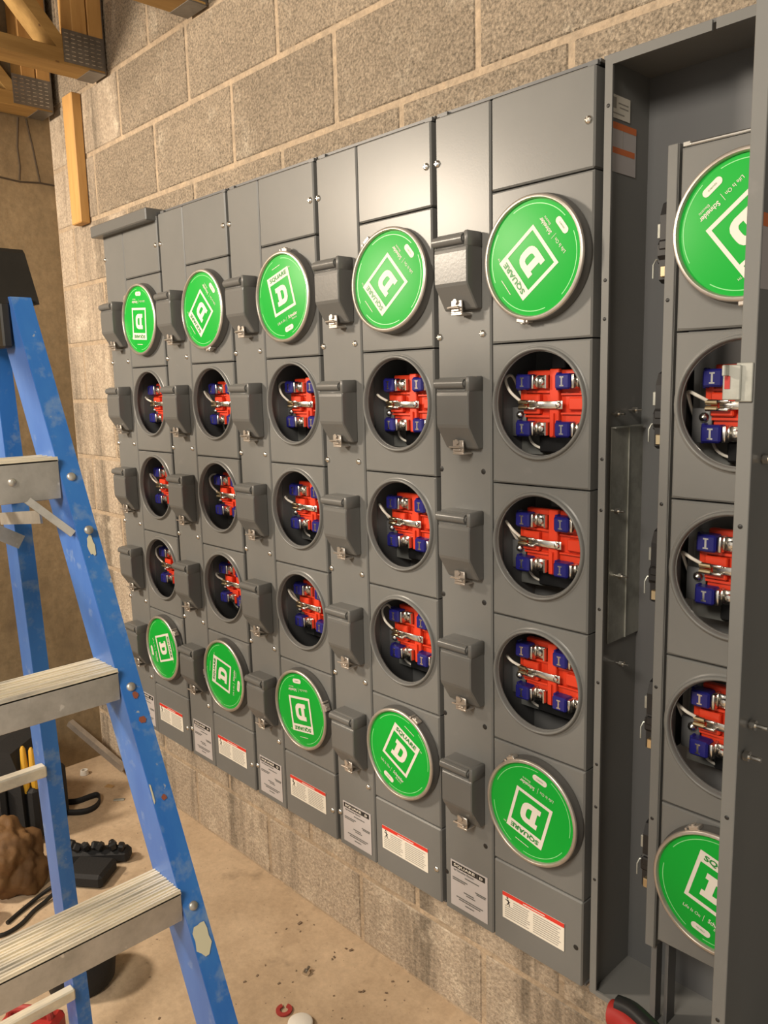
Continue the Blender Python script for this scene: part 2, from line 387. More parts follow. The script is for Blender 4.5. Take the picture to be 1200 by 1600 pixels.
def logo_mesh():
    mb = MB(); y = -0.0177; w = 0.042; zt, zb = 0.0575, -0.0335; zi = 0.0385; t = 0.0062
    mb.flat([(-w, zi), (w, zi), (w, zt), (-w, zt)], y)                      # band
    mb.flat([(-w, zb), (w, zb), (w, zb + t), (-w, zb + t)], y)
    mb.flat([(-w, zb + t), (-w + t, zb + t), (-w + t, zi), (-w, zi)], y); mb.flat([(w - t, zb + t), (w, zb + t), (w, zi), (w - t, zi)], y)
    # slab letter D
    s = 0.043; cz = 0.0055
    outer = [(-.5, .5), (.12, .5), (.28, .46), (.40, .38), (.48, .25), (.5, .1), (.5, -.1), (.48, -.25), (.40, -.38), (.28, -.46), (.12, -.5), (-.5, -.5), (-.5, -.25), (-.36, -.25), (-.36, .25), (-.5, .25)]
    inner = [(-.06, .24), (.08, .24), (.15, .22), (.20, .15), (.21, .06), (.21, -.06), (.20, -.15), (.15, -.22), (.08, -.24), (-.06, -.24)]
    bm = bmesh.new(); ed = []
    for loop in (outer, inner):
        vs = [bm.verts.new((a * s * .96, y, cz + b * s)) for a, b in loop]
        ed += [bm.edges.new((vs[i], vs[(i + 1) % len(vs)])) for i in range(len(vs))]
    bmesh.ops.triangle_fill(bm, use_beauty=True, use_dissolve=False, edges=ed)
    mb.bm(bm)
    # oval and small lines of print
    n = 10; L, h = 0.0105, 0.0058; pts = [(L + h * math.cos(-PI / 2 + PI * i / n), h * math.sin(-PI / 2 + PI * i / n)) for i in range(n + 1)]
    pts += [(-a, -b) for a, b in pts]; mb.flat([(a, b - 0.0735) for a, b in pts], y)
    put_text(mb, 'Schneider', 0.0225, -0.0495, y, 0.034, 0.0105, 0.0002); put_text(mb, 'Electric', 0.0265, -0.0575, y, 0.018, 0.0058)
    put_text(mb, 'Life Is On', -0.0225, -0.0515, y, 0.030, 0.0082)
    mb.flat([(-.0024, -.0575), (-.0018, -.0575), (-.0018, -.0455), (-.0024, -.0455)], y)
    put_text(mb, 'TM', 0.0465, 0.0535, y, 0.006, 0.005); mb.flat([(-.016, .0705), (.016, .0705), (.016, .0717), (-.016, .0717)], y)
    return mb.mesh('emblem', 'print_white')
ME_LOGO = logo_mesh()
ME_LOGOTXT = put_text(MB(), 'SQUARE', 0, 0.048, -0.0181, 0.066, 0.0125, 0.0005, 1.3).mesh('emblem_lettering', 'print_green')
ME_OVALTXT = put_text(MB(), 'SQUARE D', 0, -.0735, -0.0181, .015, .0035).mesh('oval_lettering', 'print_green')
def arcs():
    mb = MB()
    for a0, a1 in ((20, 75), (95, 160), (185, 255), (275, 350)):
        mb.lathe([(0.0862, -0.0175), (0.0875, -0.0175)], 16, a0=math.radians(a0), a1=math.radians(a1), smooth=False)
    return mb.mesh('rim_lettering', 'pale_green')
ME_ARCS = arcs()
# meter socket interior (centre of the opening = origin)
def sock_base():
    mb = MB(); mb.box(-.066, .070, .056, .070, -.058, .058, .002); mb.box(-.010, .010, .046, .056, -.061, .060, .0015)
    mb.box(-.066, -.012, .050, .056, .018, .022); mb.box(-.066, -.012, .050, .056, -.026, -.022); mb.box(.012, .068, .050, .056, .014, .017); mb.box(.012, .068, .050, .056, -.020, -.017)
    mb.box(-.002, .002, .042, .046, -.058, -.018); mb.box(-.066, -.03, .044, .056, -.02, .016, .002); mb.box(.03, .068, .046, .056, -.012, .010, .002)
    mb.box(-.078, -.064, .052, .066, .000, .034, .0015)
    return mb.mesh('socket_base', 'red_plastic')
ME_BASE = sock_base()
def jaw():
    mb = MB().box(-.0155, .0155, -.012, .014, -.0135, .0135, .003); mb.box(-.018, -.0125, -.004, .010, -.0155, .0155, .0015)
    return mb.mesh('jaw', 'blue_plastic')
ME_JAW = jaw()
def jawclip():
    mb = MB(); mb.box(-.0016, .0016, -.0126, -.0112, -.0085, .0085); mb.box(-.0042, .0042, -.0126, -.0112, .0062, .0085); mb.box(-.0042, .0042, -.0126, -.0112, -.0085, -.0062)
    return mb.mesh('jaw_spring', 'steel')
ME_JAWCLIP = jawclip()
def terminal():
    mb = MB(); mb.box(.0175, .0235, -.010, .014, -.0125, .0125, .001); mb.box(.0235, .046, .004, .010, -.0115, .0115, .001)
    mb.lathe([(.0001, -.002), (.005, -.001), (.0065, .003)], 12, (.034, 0, 0)); mb.box(.044, .047, -.004, .010, -.0115, .0115)
    return mb.mesh('terminal', 'steel', 50)
ME_TERM = terminal()
def strap():
    mb = MB(); mb.box(-.050, .010, .0395, .0415, -.0065, .0065, .0005); mb.box(.008, .022, .040, .0425, -.0075, .0075, .0005); mb.lathe([(.0001, .035), (.0045, .0365), (.0055, .0400)], 12, (.014, 0, 0))
    mb.box(-.053, -.034, .034, .040, -.0085, -.004, .001); mb.box(-.053, -.034, .034, .040, .004, .0085, .001)
    return mb.mesh('ground_strap', 'steel', 50)
ME_STRAP = strap()
ME_LUG = MB().tube([(-.070, .038, 0), (-.052, .038, 0)], .0042, 10).mesh('wire_lug', 'brass', 50)
def brk():
    mb = MB(); mb.box(-.100, -.068, .056, .060, -.062, -.008, .001); mb.lathe([(.0001, .049), (.0055, .051), (.0075, .0545), (.0075, .056)], 14, (-.080, 0, -.022))
    return mb.mesh('mounting_bracket', ['inner_gray'], 50)
ME_BRK = brk()
ME_BRKS = MB().lathe([(.0001, .0475), (.0055, .0495), (.0080, .0535), (.0080, .056)], 14).mesh('bracket_screw', 'steel', 60)
ME_BUS = MB().box(-.050, .085, .071, .100, -.092, -.060, .003).mesh('bus_insulator', 'black_plastic')
ME_BUS2 = MB().box(-.015, .015, .071, .110, .060, .088, .002).mesh('bus_insulator', 'black_plastic')
ME_PAN = MB().box(-.103, -.045, .086, .090, -.098, .030, .001).mesh('socket_pan', 'gray_dark')
def smooth_pts(pts, n=5):
    out = []; pts = [Vector(p) for p in pts]
    for i in range(len(pts) - 1):
        p0, p1, p2, p3 = pts[max(i - 1, 0)], pts[i], pts[i + 1], pts[min(i + 2, len(pts) - 1)]
        for k in range(n):
            t = k / n
            out.append(0.5 * ((2 * p1) + (p2 - p0) * t + (2 * p0 - 5 * p1 + 4 * p2 - p3) * t * t + (3 * p1 - p0 - 3 * p2 + p3) * t ** 3))
    return out + [pts[-1]]
WIRES = [
    [(-.068, .038, .004), (-.085, .030, .022), (-.098, .034, .044), (-.100, .055, .050), (-.096, .075, .020), (-.092, .09, -.01)],
    [(-.068, .038, .004), (-.080, .030, .012), (-.095, .034, .018), (-.104, .050, .012), (-.108, .07, -.010), (-.105, .09, -.04)],
    [(-.068, .038, .004), (-.078, .028, .018), (-.094, .030, .032), (-.100, .045, .022), (-.094, .06, -.004), (-.09, .09, -.03)]]
ME_WIRE = [MB().tube(smooth_pts(w), .0027, 8).mesh('white_wire', 'white_wire') for w in WIRES]
ME_LOWWIRE = MB().tube(smooth_pts([(-.075, .075, -.058), (-.066, .070, -.072), (-.052, .072, -.082), (-.030, .080, -.088), (-.01, .09, -.095)]), .0024, 8).mesh('white_wire', 'white_wire')
# printed labels
def warn_label():
    mb = MB().box(-.0395, .0395, -.0010, 0.0, -.026, .026); return mb.mesh('warning_label', 'label_white')
ME_WARN = warn_label()
ME_WARNRED = MB().box(-.0395, .0395, -.0014, -.0008, .0185, .026).mesh('red_band', 'print_red')
def warn_print():
    mb = MB(); y = -.0014; rr = random.Random(3)
    for c0, c1 in ((-.0365, -.003), (.001, .0365)):
        for i in range(9):
            z = .013 - i * .0042; a = c0 + (.0115 if (c0 < -.03 and z > .004) else 0); b = c1 - rr.random() * .005
            mb.flat([(a, z - .0008), (b, z - .0008), (b, z + .0008), (a, z + .0008)], y)
    return mb.mesh('fine_print', 'print_text')
ME_WARNTXT = warn_print()
def stick():
    mb = MB(); y = -.0015
    def bar(a, b, t):
        a, b = Vector(a), Vector(b); d = (b - a).normalized(); n = Vector((-d.y, d.x)) * t
        mb.flat([tuple(a - n), tuple(b - n), tuple(b + n), tuple(a + n)], y)
    bar((-.031, .013), (-.029, .007), .0012); bar((-.029, .007), (-.033, .003), .0009); bar((-.029, .007), (-.027, .002), .0009); bar((-.036, .012), (-.026, .009), .0008); bar((-.033, .017), (-.0305, .0145), .0013)
    return mb.mesh('warning_figure', 'print_black')
ME_STICK = stick()
ME_WARNHEAD = MB().flat([(-.012, .0208), (.016, .0208), (.016, .0228), (-.012, .0228)], -.0017).mesh('band_lettering', 'print_white')
ME_RATE = MB().box(-.029, .029, -.0010, 0.0, -.046, .046).mesh('rating_label', 'label_silver')
ME_RATEBAND = MB().box(-.027, .013, -.0014, -.0008, .033, .043).box(.0135, .0255, -.0014, -.0008, .0328, .0432).mesh('name_band', 'print_black')
def rate_txt():
    mb = MB(); y = -.0017
    put_text(mb, 'SQUARE', -.007, .038, y, .034, .0068, .0002, 1.2); put_text(mb, 'D', .0195, .038, y, .0050, .0068, .0003)
    return mb.mesh('name_lettering', 'print_white')
ME_RATETXT = rate_txt()
def rate_fine():
    mb = MB(); y = -.0014
    put_text(mb, 'by Schneider Electric', -.008, .0285, y, .032, .0052, .00015)
    for (a, b, z) in ((-.006, .016, .021), (-.026, -.002, .012), (-.026, -.006, .0085), (.010, .027, .004), (.012, .026, .001), (-.008, .008, -.009), (-.004, .010, -.013), (-.020, .022, -.024), (-.016, .018, -.028), (-.006, .008, -.035)):
        mb.flat([(a, z - .0011), (b, z - .0011), (b, z + .0011), (a, z + .0011)], y)
    return mb.mesh('fine_print', 'print_grey')
ME_RATEFINE = rate_fine()

LOGO = {(0, 0): 176, (1, 0): 133, (2, 0): 16, (3, 0): 132, (4, 0): 127, (5, 0): -141, (0, 4): -72, (1, 4): 80, (2, 4): -172, (3, 4): -28, (4, 4): 164, (5, 4): -16}
TABS = {(0, 0): 140, (1, 0): 282, (2, 0): 82, (3, 0): 128, (4, 0): 258, (5, 0): 275, (0, 4): 40, (1, 4): 190, (2, 4): 20, (3, 4): 62, (4, 4): 118, (5, 4): 112}

def add_seal(cab, k, row):
    X = k * P + MX; Z = ROWZ[row]; rr = random.Random(k * 10 + row)
    tx, tz = rr.uniform(-.010, .010), rr.uniform(-.010, .010)
    if (k, row) == (3, 0): tx, tz = -.065, .048  # disc tilted to mirror the work lamp, so glare washes its green
    if (k, row) == (4, 0): tx, tz = .012, -.012
    s = link('closing_cover', ME_SEAL, cab, (X, -0.001, Z), (tx, 0, tz)); s['label'] = 'green round closing cover in a steel snap ring'
    sub('ring_band', ME_SEALSIDE, s); sub('green_disc', ME_GREEN, s)
    a = -math.radians(LOGO[(k, row)])       # rotation about Y turns +X towards -Z
    sub('emblem', ME_LOGO, s, rot=(0, a, 0)); sub('emblem_lettering', ME_LOGOTXT, s, rot=(0, a, 0)); sub('oval_lettering', ME_OVALTXT, s, rot=(0, a, 0))
    sub('rim_lettering', ME_ARCS, s, rot=(0, a, 0))
    sub('ring_clamp', ME_TAB, s, rot=(0, -math.radians(TABS[(k, row)]), 0))
def add_socket(cab, k, row):
    X = k * P + MX; Z = ROWZ[row]
    b = link('meter_socket', ME_BASE, cab, (X, 0, Z)); b['label'] = 'red plastic meter socket base'
    for jx in (-.0585, .0265):
        for jz in (.038, -.046):
            sub('jaw', ME_JAW, b, (jx, .042, jz)); sub('jaw_spring', ME_JAWCLIP, b, (jx, .042, jz)); sub('terminal', ME_TERM, b, (jx, .042, jz))
    sub('ground_strap', ME_STRAP, b, (0, 0, -.003)); sub('wire_lug', ME_LUG, b, (0, 0, .002)); sub('wire_lug', ME_LUG, b, (0, 0, -.008))
    sub('socket_pan', ME_PAN, b); sub('mounting_bracket', ME_BRK, b); sub('bracket_screw', ME_BRKS, b, (-.080, 0, -.022)); sub('bracket_screw', ME_BRKS, b, (-.072, .004, .026)).scale = (.75, 1, .75)
    sub('bus_insulator', ME_BUS, b); sub('bus_insulator', ME_BUS2, b, (-.008, 0, 0)); sub('bus_insulator', ME_BUS2, b, (.036, 0, .003))
    w = (row + k) % 3
    if k == 4: w = {1: 0, 2: 2, 3: 1}[row]
    if k == 5: w = 1
    sub('white_wire', ME_WIRE[w], b)
    if (k * 3 + row) % 2 == 0 or k == 4: sub('white_wire', ME_LOWWIRE, b)

CAB_LABELS = ['leftmost grey meter cabinet, end cap bar across its top, nearest the corner', 'second grey meter cabinet from the left corner, closed',
              'middle one of the five closed grey meter cabinets, third from the left', 'fourth grey meter cabinet from the left, shiny top lid with lamp glare washing its tilted green upper disc',
              'fifth grey meter cabinet, closed, largest in view beside the open cabinet', 'open grey meter cabinet with its breaker column cover and lids removed']
for k in range(6):
    x = k * P
    cab = thing('meter_cabinet', (x + P / 2, 0.07, Z7), CAB_LABELS[k], 'meter cabinet', 'row of meter cabinets on the block wall')
    link('body', ME_BODY, cab, (x, 0, 0))
    for i in range(5):
        c = link('socket_cover', ME_SOCKCOV[i], cab, (x + MX, 0, ROWZ[i]))
        sub('socket_ring', ME_RING, c)
    for row in (0, 4): add_seal(cab, k, row)
    for row in (1, 2, 3): add_socket(cab, k, row)
    last = cab
    if k == 5: continue
    link('partition', ME_PART, cab, (x, 0, 0))
    link('breaker_column_cover', ME_BCOVER, cab, (x, 0, 0)); link('top_cover', ME_TOP, cab, (x, 0, 0)); link('bottom_cover', ME_BOT, cab, (x, 0, 0))
    for i in range(5):
        l = link('breaker_lid', ME_LID, cab, (x + .0775, 0, LIDZ[i])); sub('hinge', ME_HINGE, l); t = sub('latch', ME_LATCH, l); t['label'] = 'steel padlock latch'
    for i in range(5):
        zz = 0.2715 - 0.2535 * i
        if i == 4: zz = -0.745
        for xo in (0.0115, 0.1175):
            if i == 4 and xo < .1: continue
            bare = (k == 4 and i > 0)
            link('screw_hole' if bare else 'screw', ME_HOLE if bare else ME_SCREW, cab, (x + xo, -0.0002, zz - (0.0 if xo < .1 else -.001)))
    link('screw', ME_SCREW, cab, (x + 0.0115, 0, 0.587)); link('screw', ME_SCREW, cab, (x + 0.334, 0, 0.588))
    link('screw_hole' if k == 4 else 'screw', ME_HOLE if k == 4 else ME_SCREW, cab, (x + 0.332, 0, -0.856))
    link('screw_hole' if k == 4 else 'screw', ME_HOLE if k == 4 else ME_SCREW, cab, (x + 0.0105, 0, -0.848))
    wl = link('warning_label', ME_WARN, cab, (x + .2345, -.0005, -0.849)); wl.scale = (1.835, 1, 1.096); wl['label'] = 'white warning label with a red band'
    sub('red_band', ME_WARNRED, wl); sub('fine_print', ME_WARNTXT, wl); fg = sub('warning_figure', ME_STICK, wl, (-.0132, 0, 0)); fg.scale = (.62, 1, 1.05); sub('band_lettering', ME_WARNHEAD, wl)
    rl = link('rating_label', ME_RATE, cab, (x + .073, -.0005, -0.864)); rl.scale = (1.72, 1, 1.13); rl['label'] = 'silver rating label with a black name band'
    sub('name_band', ME_RATEBAND, rl); sub('name_lettering', ME_RATETXT, rl); sub('fine_print', ME_RATEFINE, rl)
    if k == 0:
        link('end_cap_bar', MB().box(-.014, .344, -.030, .12, .652, .686, .003).mesh('end_cap_bar', 'gray_lid'), cab, (0, 0, 0))
# ---- the open sixth cabinet: flanges, divider post, breakers, bus cover
x = 5 * P; cab6 = last
link('left_flange', MB().box(.0115, .0245, -.001, .003, Z7 + .004, Z0 + .004).box(.0115, .0145, .003, .134, Z7 + .004, Z0 + .004).mesh('left_flange', 'gray_paint'), cab6, (x, 0, 0))
link('top_flange', MB().box(.0245, .178, -.001, .003, Z0 - .010, Z0 + .004).box(.184, P, -.001, .003, Z0 - .010, Z0 + .004).box(.0145, P, .003, .134, Z0 + .001, Z0 + .004).mesh('top_flange', 'gray_paint'), cab6, (x, 0, 0))
link('bottom_flange', MB().box(.0245, P, -.001, .003, Z7 + .002, Z7 + .012).box(.0145, P, .003, .134, Z7 + .002, Z7 + .006).mesh('bottom_flange', 'gray_paint'), cab6, (x, 0, 0))
link('divider_post', MB().box(.1175, .1335, .000, .004, -0.775, .521, .001).box(.1305, .1345, .003, .05, -0.775, .521).mesh('divider_post', 'gray_paint'), cab6, (x, 0, 0))
link('divider_foot', MB().box(.1245, .1345, .010, .03, Z7 + .006, -.775).box(.144, .150, .022, .05, Z7 + .006, -.765).mesh('divider_foot', 'inner_gray'), cab6, (x, 0, 0))
link('socket_pan_top', MB().box(XA + .004, XR, .001, .05, .5135, .5185, .0015).box(XA + .004, XA + .014, -.001, .004, .514, .5195).mesh('socket_pan_top', 'steel'), cab6, (x, 0, 0))
link('socket_pan_back', MB().box(XA, XR, .016, .05, Z6, Z6 + .003).mesh('socket_pan_back', 'inner_gray'), cab6, (x, 0, 0))
for i, zz in enumerate((.60, .34, .28, .055, -.03, -.20, -.33, -.48, -.56, -.70)):
    link('screw_hole', ME_HOLE, cab6, (x + .018, -.0012, zz)).scale = (.55, 1, .55)
    if i % 2 == 0 and zz < .5: link('screw_hole', ME_HOLE, cab6, (x + .124, -.0002, zz + .02)).scale = (.55, 1, .55)
def breaker_mesh():
    prof = [(.020, -.055), (.030, -.060), (.085, -.060), (.085, .062), (.048, .066), (.028, .058), (.020, .040), (.020, .004), (.014, -.004), (.014, -.020), (.020, -.026)]
    mb = MB().prism(prof, .098, .129, 'x'); mb.box(.090, .098, .028, .060, -.030, -.006, .002); mb.box(.1, .127, .012, .022, -.012, .002, .002)
    return mb.mesh('circuit_breaker', 'black_plastic')
ME_BRKR = breaker_mesh()
ME_BRKLUG = MB().box(.104, .116, .012, .03, -.052, -.036, .001).mesh('breaker_terminal', 'brass')
ME_BRKCLIP = MB().tube([(.099, .05, -.02), (.082, .04, -.022), (.080, .036, -.03), (.080, .036, -.05)], .0016, 6).mesh('breaker_clip', 'galvanized')
ME_BRKTAB = MB().box(.088, .0985, .03, .056, .008, .030, .001).mesh('breaker_tab', 'galvanized')
for i in range(5):
    b = link('circuit_breaker', ME_BRKR, cab6, (x, 0, LIDZ[i] + .005)); b['label'] = 'black circuit breaker behind the divider post'
    sub('breaker_terminal', ME_BRKLUG, b); sub('breaker_clip', ME_BRKCLIP, b); sub('breaker_tab', ME_BRKTAB, b)
link('bus_cover', MB().box(.016, .0185, .028, .130, -.268, .106).box(.0183, .0205, .0815, .0835, -.268, .106).box(.0185, .026, .028, .118, .104, .106).mesh('bus_cover', 'galvanized'), cab6, (x, 0, 0))
ME_STUD = MB().tube([(.016, 0, 0), (.040, 0, 0)], .0022, 8).tube([(.024, 0, 0), (.030, 0, 0)], .0055, 6).mesh('threaded_stud', 'steel')
for yy, zz in ((.030, .128), (.085, .132), (.060, -.31), (.035, -.035), (.05, -.15)): link('threaded_stud', ME_STUD, cab6, (x, yy, zz))
lb = link('approval_label', MB().box(.0150, .0158, .012, .068, .588, .622).mesh('approval_label', 'label_white'), cab6, (x, 0, 0))
sub('fine_print', MB().box(.0157, .0161, .032, .062, .610, .612).box(.0157, .0161, .036, .062, .604, .606).box(.0157, .0161, .016, .05, .594, .596).box(.0157, .0161, .016, .026, .602, .618).mesh('fine_print', 'print_text'), lb)
lb = link('wiring_label', MB().box(.0150, .0158, .010, .088, .508, .582).mesh('wiring_label', 'label_silver'), cab6, (x, 0, 0))
sub('orange_band', MB().box(.0157, .0161, .010, .088, .572, .582).box(.0157, .0161, .010, .084, .536, .545).mesh('orange_band', 'print_orange'), lb)
sub('fine_print', MB().box(.0157, .0161, .046, .047, .546, .572).mesh('fine_print', 'print_text'), lb)

# ---- deep disconnect cabinet at the right edge
dx = 2.1085
dc = thing('disconnect_cabinet', (2.40, 0.0, -.95), 'deep open grey cabinet standing proud at the right edge of the picture', 'cabinet')
link('side_panel', MB().box(dx, dx + .003, -.272, WY - .006, -.95, .70).mesh('side_panel', 'gray_paint'), dc)
link('front_flange', MB().box(dx, dx + .0165, -.275, -.2715, -.95, .70, .0008).mesh('front_flange', 'gray_paint'), dc)
link('back_panel', MB().box(dx + .003, 2.70, WY - .010, WY - .006, -.95, .70).mesh('back_panel', 'inner_gray'), dc)
link('side_panel', MB().box(2.697, 2.70, -.272, WY - .010, -.95, .70).mesh('side_panel', 'gray_paint'), dc)
link('front_flange', MB().box(2.684, 2.70, -.275, -.2715, -.95, .70, .0008).mesh('front_flange', 'gray_paint'), dc)
link('top_panel', MB().box(dx + .003, 2.697, -.272, WY - .010, .697, .70).mesh('top_panel', 'gray_paint'), dc)
link('bottom_panel', MB().box(dx + .003, 2.697, -.272, WY - .010, -.95, -.947).mesh('bottom_panel', 'gray_paint'), dc)
cl = link('door_clip', MB().box(2.093, 2.1125, -.282, -.2755, .160, .198, .001).box(2.106, 2.124, -.2785, -.2755, .158, .200, .0008).box(2.096, 2.1, -.292, -.28, .186, .198, .001).mesh('door_clip', 'galvanized'), dc)
sub('clip_slot', MB().box(2.0955, 2.1015, -.2826, -.2816, .172, .186).mesh('clip_slot', 'tool_red'), cl)
for zz in (.60, .02, -.33, -.60, -.85):
    link('screw_hole', ME_HOLE, dc, (dx + .008, -.2752, zz)).scale = (.5, 1, .5)
ME_STUD2 = MB().tube([(0, 0, 0), (.022, 0, 0)], .003, 8).tube([(.002, 0, 0), (.008, 0, 0)], .0065, 8).mesh('threaded_stud', 'steel')
for yy, zz in ((-.225, -.27), (-.21, -.235), (-.21, .09)): link('threaded_stud', ME_STUD2, dc, (dx + .003, yy, zz))
lb = link('wiring_label', MB().box(dx + .003, dx + .0038, -.262, -.205, .28, .36).mesh('wiring_label', 'label_silver'), dc)
sub('orange_band', MB().box(dx + .0037, dx + .0042, -.262, -.205, .346, .36).mesh('orange_band', 'print_orange'), lb)

# ------------------------------------------------------------------ timber
st = tag(link('wood_stud', MB().box(-.445, -.367, .101, WY - .0042, .770, 1.198, .003).mesh('wood_stud', 'pine')), 'short pine stud fixed upright to the block wall under the truss', 'stud')
def truss(x0, zb, yend, label, mirror=1):
    w = .098; t = .048; depth = .44; x1 = x0 + w
    r = thing('floor_truss', (x0 + w / 2, yend, zb), label, 'truss', 'floor trusses bearing on the block wall')
    link('bottom_chord', MB().box(x0, x1, -2.6, yend, zb, zb + t, .002).mesh('bottom_chord', 'pine_y'), r)
    link('top_chord', MB().box(x0, x1, -2.6, yend, zb + depth - t, zb + depth, .002).mesh('top_chord', 'pine_y'), r)
    link('end_post', MB().box(x0, x1, yend - .048, yend, zb + t, zb + depth - t, .002).mesh('end_post', 'pine'), r)
    link('end_post', MB().box(x0 + .002, x1 - .002, yend - .10, yend - .052, zb + t, zb + depth - t, .002).mesh('end_post', 'pine'), r)
    yy = yend - .13
    for i in range(4):
        for (ya, za, yb_, zb_) in ((yy, zb + t, yy - .30, zb + depth - t), (yy - .32, zb + depth - t, yy - .60, zb + t)):
            d = Vector((0, yb_ - ya, zb_ - za)); c = Vector((x0 + w / 2, (ya + yb_) / 2, (za + zb_) / 2))
            link('diagonal_web', MB().obox((0, 0, 0), d, (1, 0, 0), d.cross(Vector((1, 0, 0))), d.length / 2, w / 2 - .001, .019).mesh('diagonal_web', 'pine_y'), r, c)
        yy -= .62
    for xx, sx in ((x1, 1), (x0, -1)):
        mb = MB().box(min(xx, xx + sx * .0015), max(xx, xx + sx * .0015), yend - .135, yend - .002, zb + .008, zb + .105)
        rows = MB()
        for a in range(6):
            for b in range(7):
                yc = yend - .124 + a * .021; zc = zb + .018 + b * .0125
                rows.box(min(xx + sx * .001, xx + sx * .0032), max(xx + sx * .001, xx + sx * .0032), yc - .006, yc + .006, zc - .0012, zc + .0012)
        pl = link('nail_plate', mb.mesh('nail_plate', 'nail_plate'), r); sub('plate_teeth', rows.mesh('plate_teeth', 'steel'), pl, -WL[pl.name] + WL[pl.name])
    link('end_strap', MB().box(x0 - .001, x1 + .001, yend - .055, yend + .001, zb - .0015, zb + .002).box(x0 - .001, x1 + .001, yend - .001, yend + .0018, zb, zb + depth).mesh('end_strap', 'nail_plate'), r)
    return r
truss(-.250, 1.198, .128, 'pine floor truss ending just above the short upright stud')
truss(.366, 1.203, .128, 'pine floor truss whose end just dips into the top edge')
truss(-.645, 1.172, .110, 'shadowed pine floor truss hard against the far back wall')

# ------------------------------------------------------------------ step ladder
A = Vector((1.165, -.655, .079)); Cc = Vector((1.405, -.625, -.555))
dv = (Cc - A) / (A.z - Cc.z)            # per unit drop
def fr(z): return A + dv * (A.z - z)     # front corner line of the right front rail
LW = 0.40                                # ladder width at the first visible step
lad = thing('step_ladder', (1.35, -.86, FZ), 'blue fibreglass step ladder with ribbed aluminium steps', 'ladder')
def rail(side, z0, z1, line, depth, fl, name, back=False):
    """C-channel: web faces the middle of the ladder, flanges point outwards"""
    s = 1 if side > 0 else -1
    def pt(z):
        p = line(z)
        if side < 0: p = Vector((p.x, -.655 - LW - (p.y + .655), p.z))
        return p
    out = []
    t = .005; p0, p1 = pt(z0), pt(z1)
    def bar(x0, x1, y0, y1):
        vs = []
        for p in (p0, p1):
            vs += [(p.x + x0, p.y + s * y0, p.z), (p.x + x1, p.y + s * y0, p.z), (p.x + x1, p.y + s * y1, p.z), (p.x + x0, p.y + s * y1, p.z)]
        return vs, [(0, 1, 2, 3), (4, 7, 6, 5), (0, 4, 5, 1), (1, 5, 6, 2), (2, 6, 7, 3), (3, 7, 4, 0)]
    f = MB(); f.add(*bar(-t, 0, 0, fl)); f.add(*bar(-depth, -depth + t, 0, fl))
    r = link(name, f.mesh(name, 'blue_fiberglass'), lad)
    w = MB(); w.add(*bar(-depth + .001, -.001, -.0006, t)); sub('rail_web', w.mesh('rail_web', 'blue_inner'), r, -WL[r.name] + WL[r.name])
    return r, pt
r1, pf = rail(1, FZ + .004, .345, fr, .083, .034, 'front_rail')
r2, pf2 = rail(-1, FZ + .004, .345, fr, .083, .034, 'front_rail')
def rr_(z): t = (.09 - z) / 1.1; return Vector((.955 - .074 * t, -.664 + .054 * t, z))
q1, qf = rail(1, FZ + .004, .34, rr_, .060, .030, 'rear_rail')
q2, qf2 = rail(-1, FZ + .004, .34, rr_, .060, .030, 'rear_rail')
for nm, f, s, d in (('rail_foot', pf, 1, .083), ('rail_foot', pf2, -1, .083), ('rail_foot', qf, 1, .06), ('rail_foot', qf2, -1, .06)):
    p = f(FZ + .02); link(nm, MB().box(p.x - d - .004, p.x + .004, min(p.y - s * .003, p.y + s * .044), max(p.y - s * .003, p.y + s * .044), FZ, FZ + .035, .003).mesh('rail_foot', 'cap_black'), lad)
ME_RIVET = MB()
def rivet(loc, axis, r, parent):
    n = Vector(axis); mb = MB(); q = Vector((0, -1, 0)).rotation_difference(n)
    mb.lathe([(.0001, -.0035), (r * .6, -.0032), (r * .92, -.0018), (r, .001)], 16); mb.v = [tuple(q @ Vector(v)) for v in mb.v]
    link('rivet', mb.mesh('rivet', 'aluminium', 60), parent, loc)
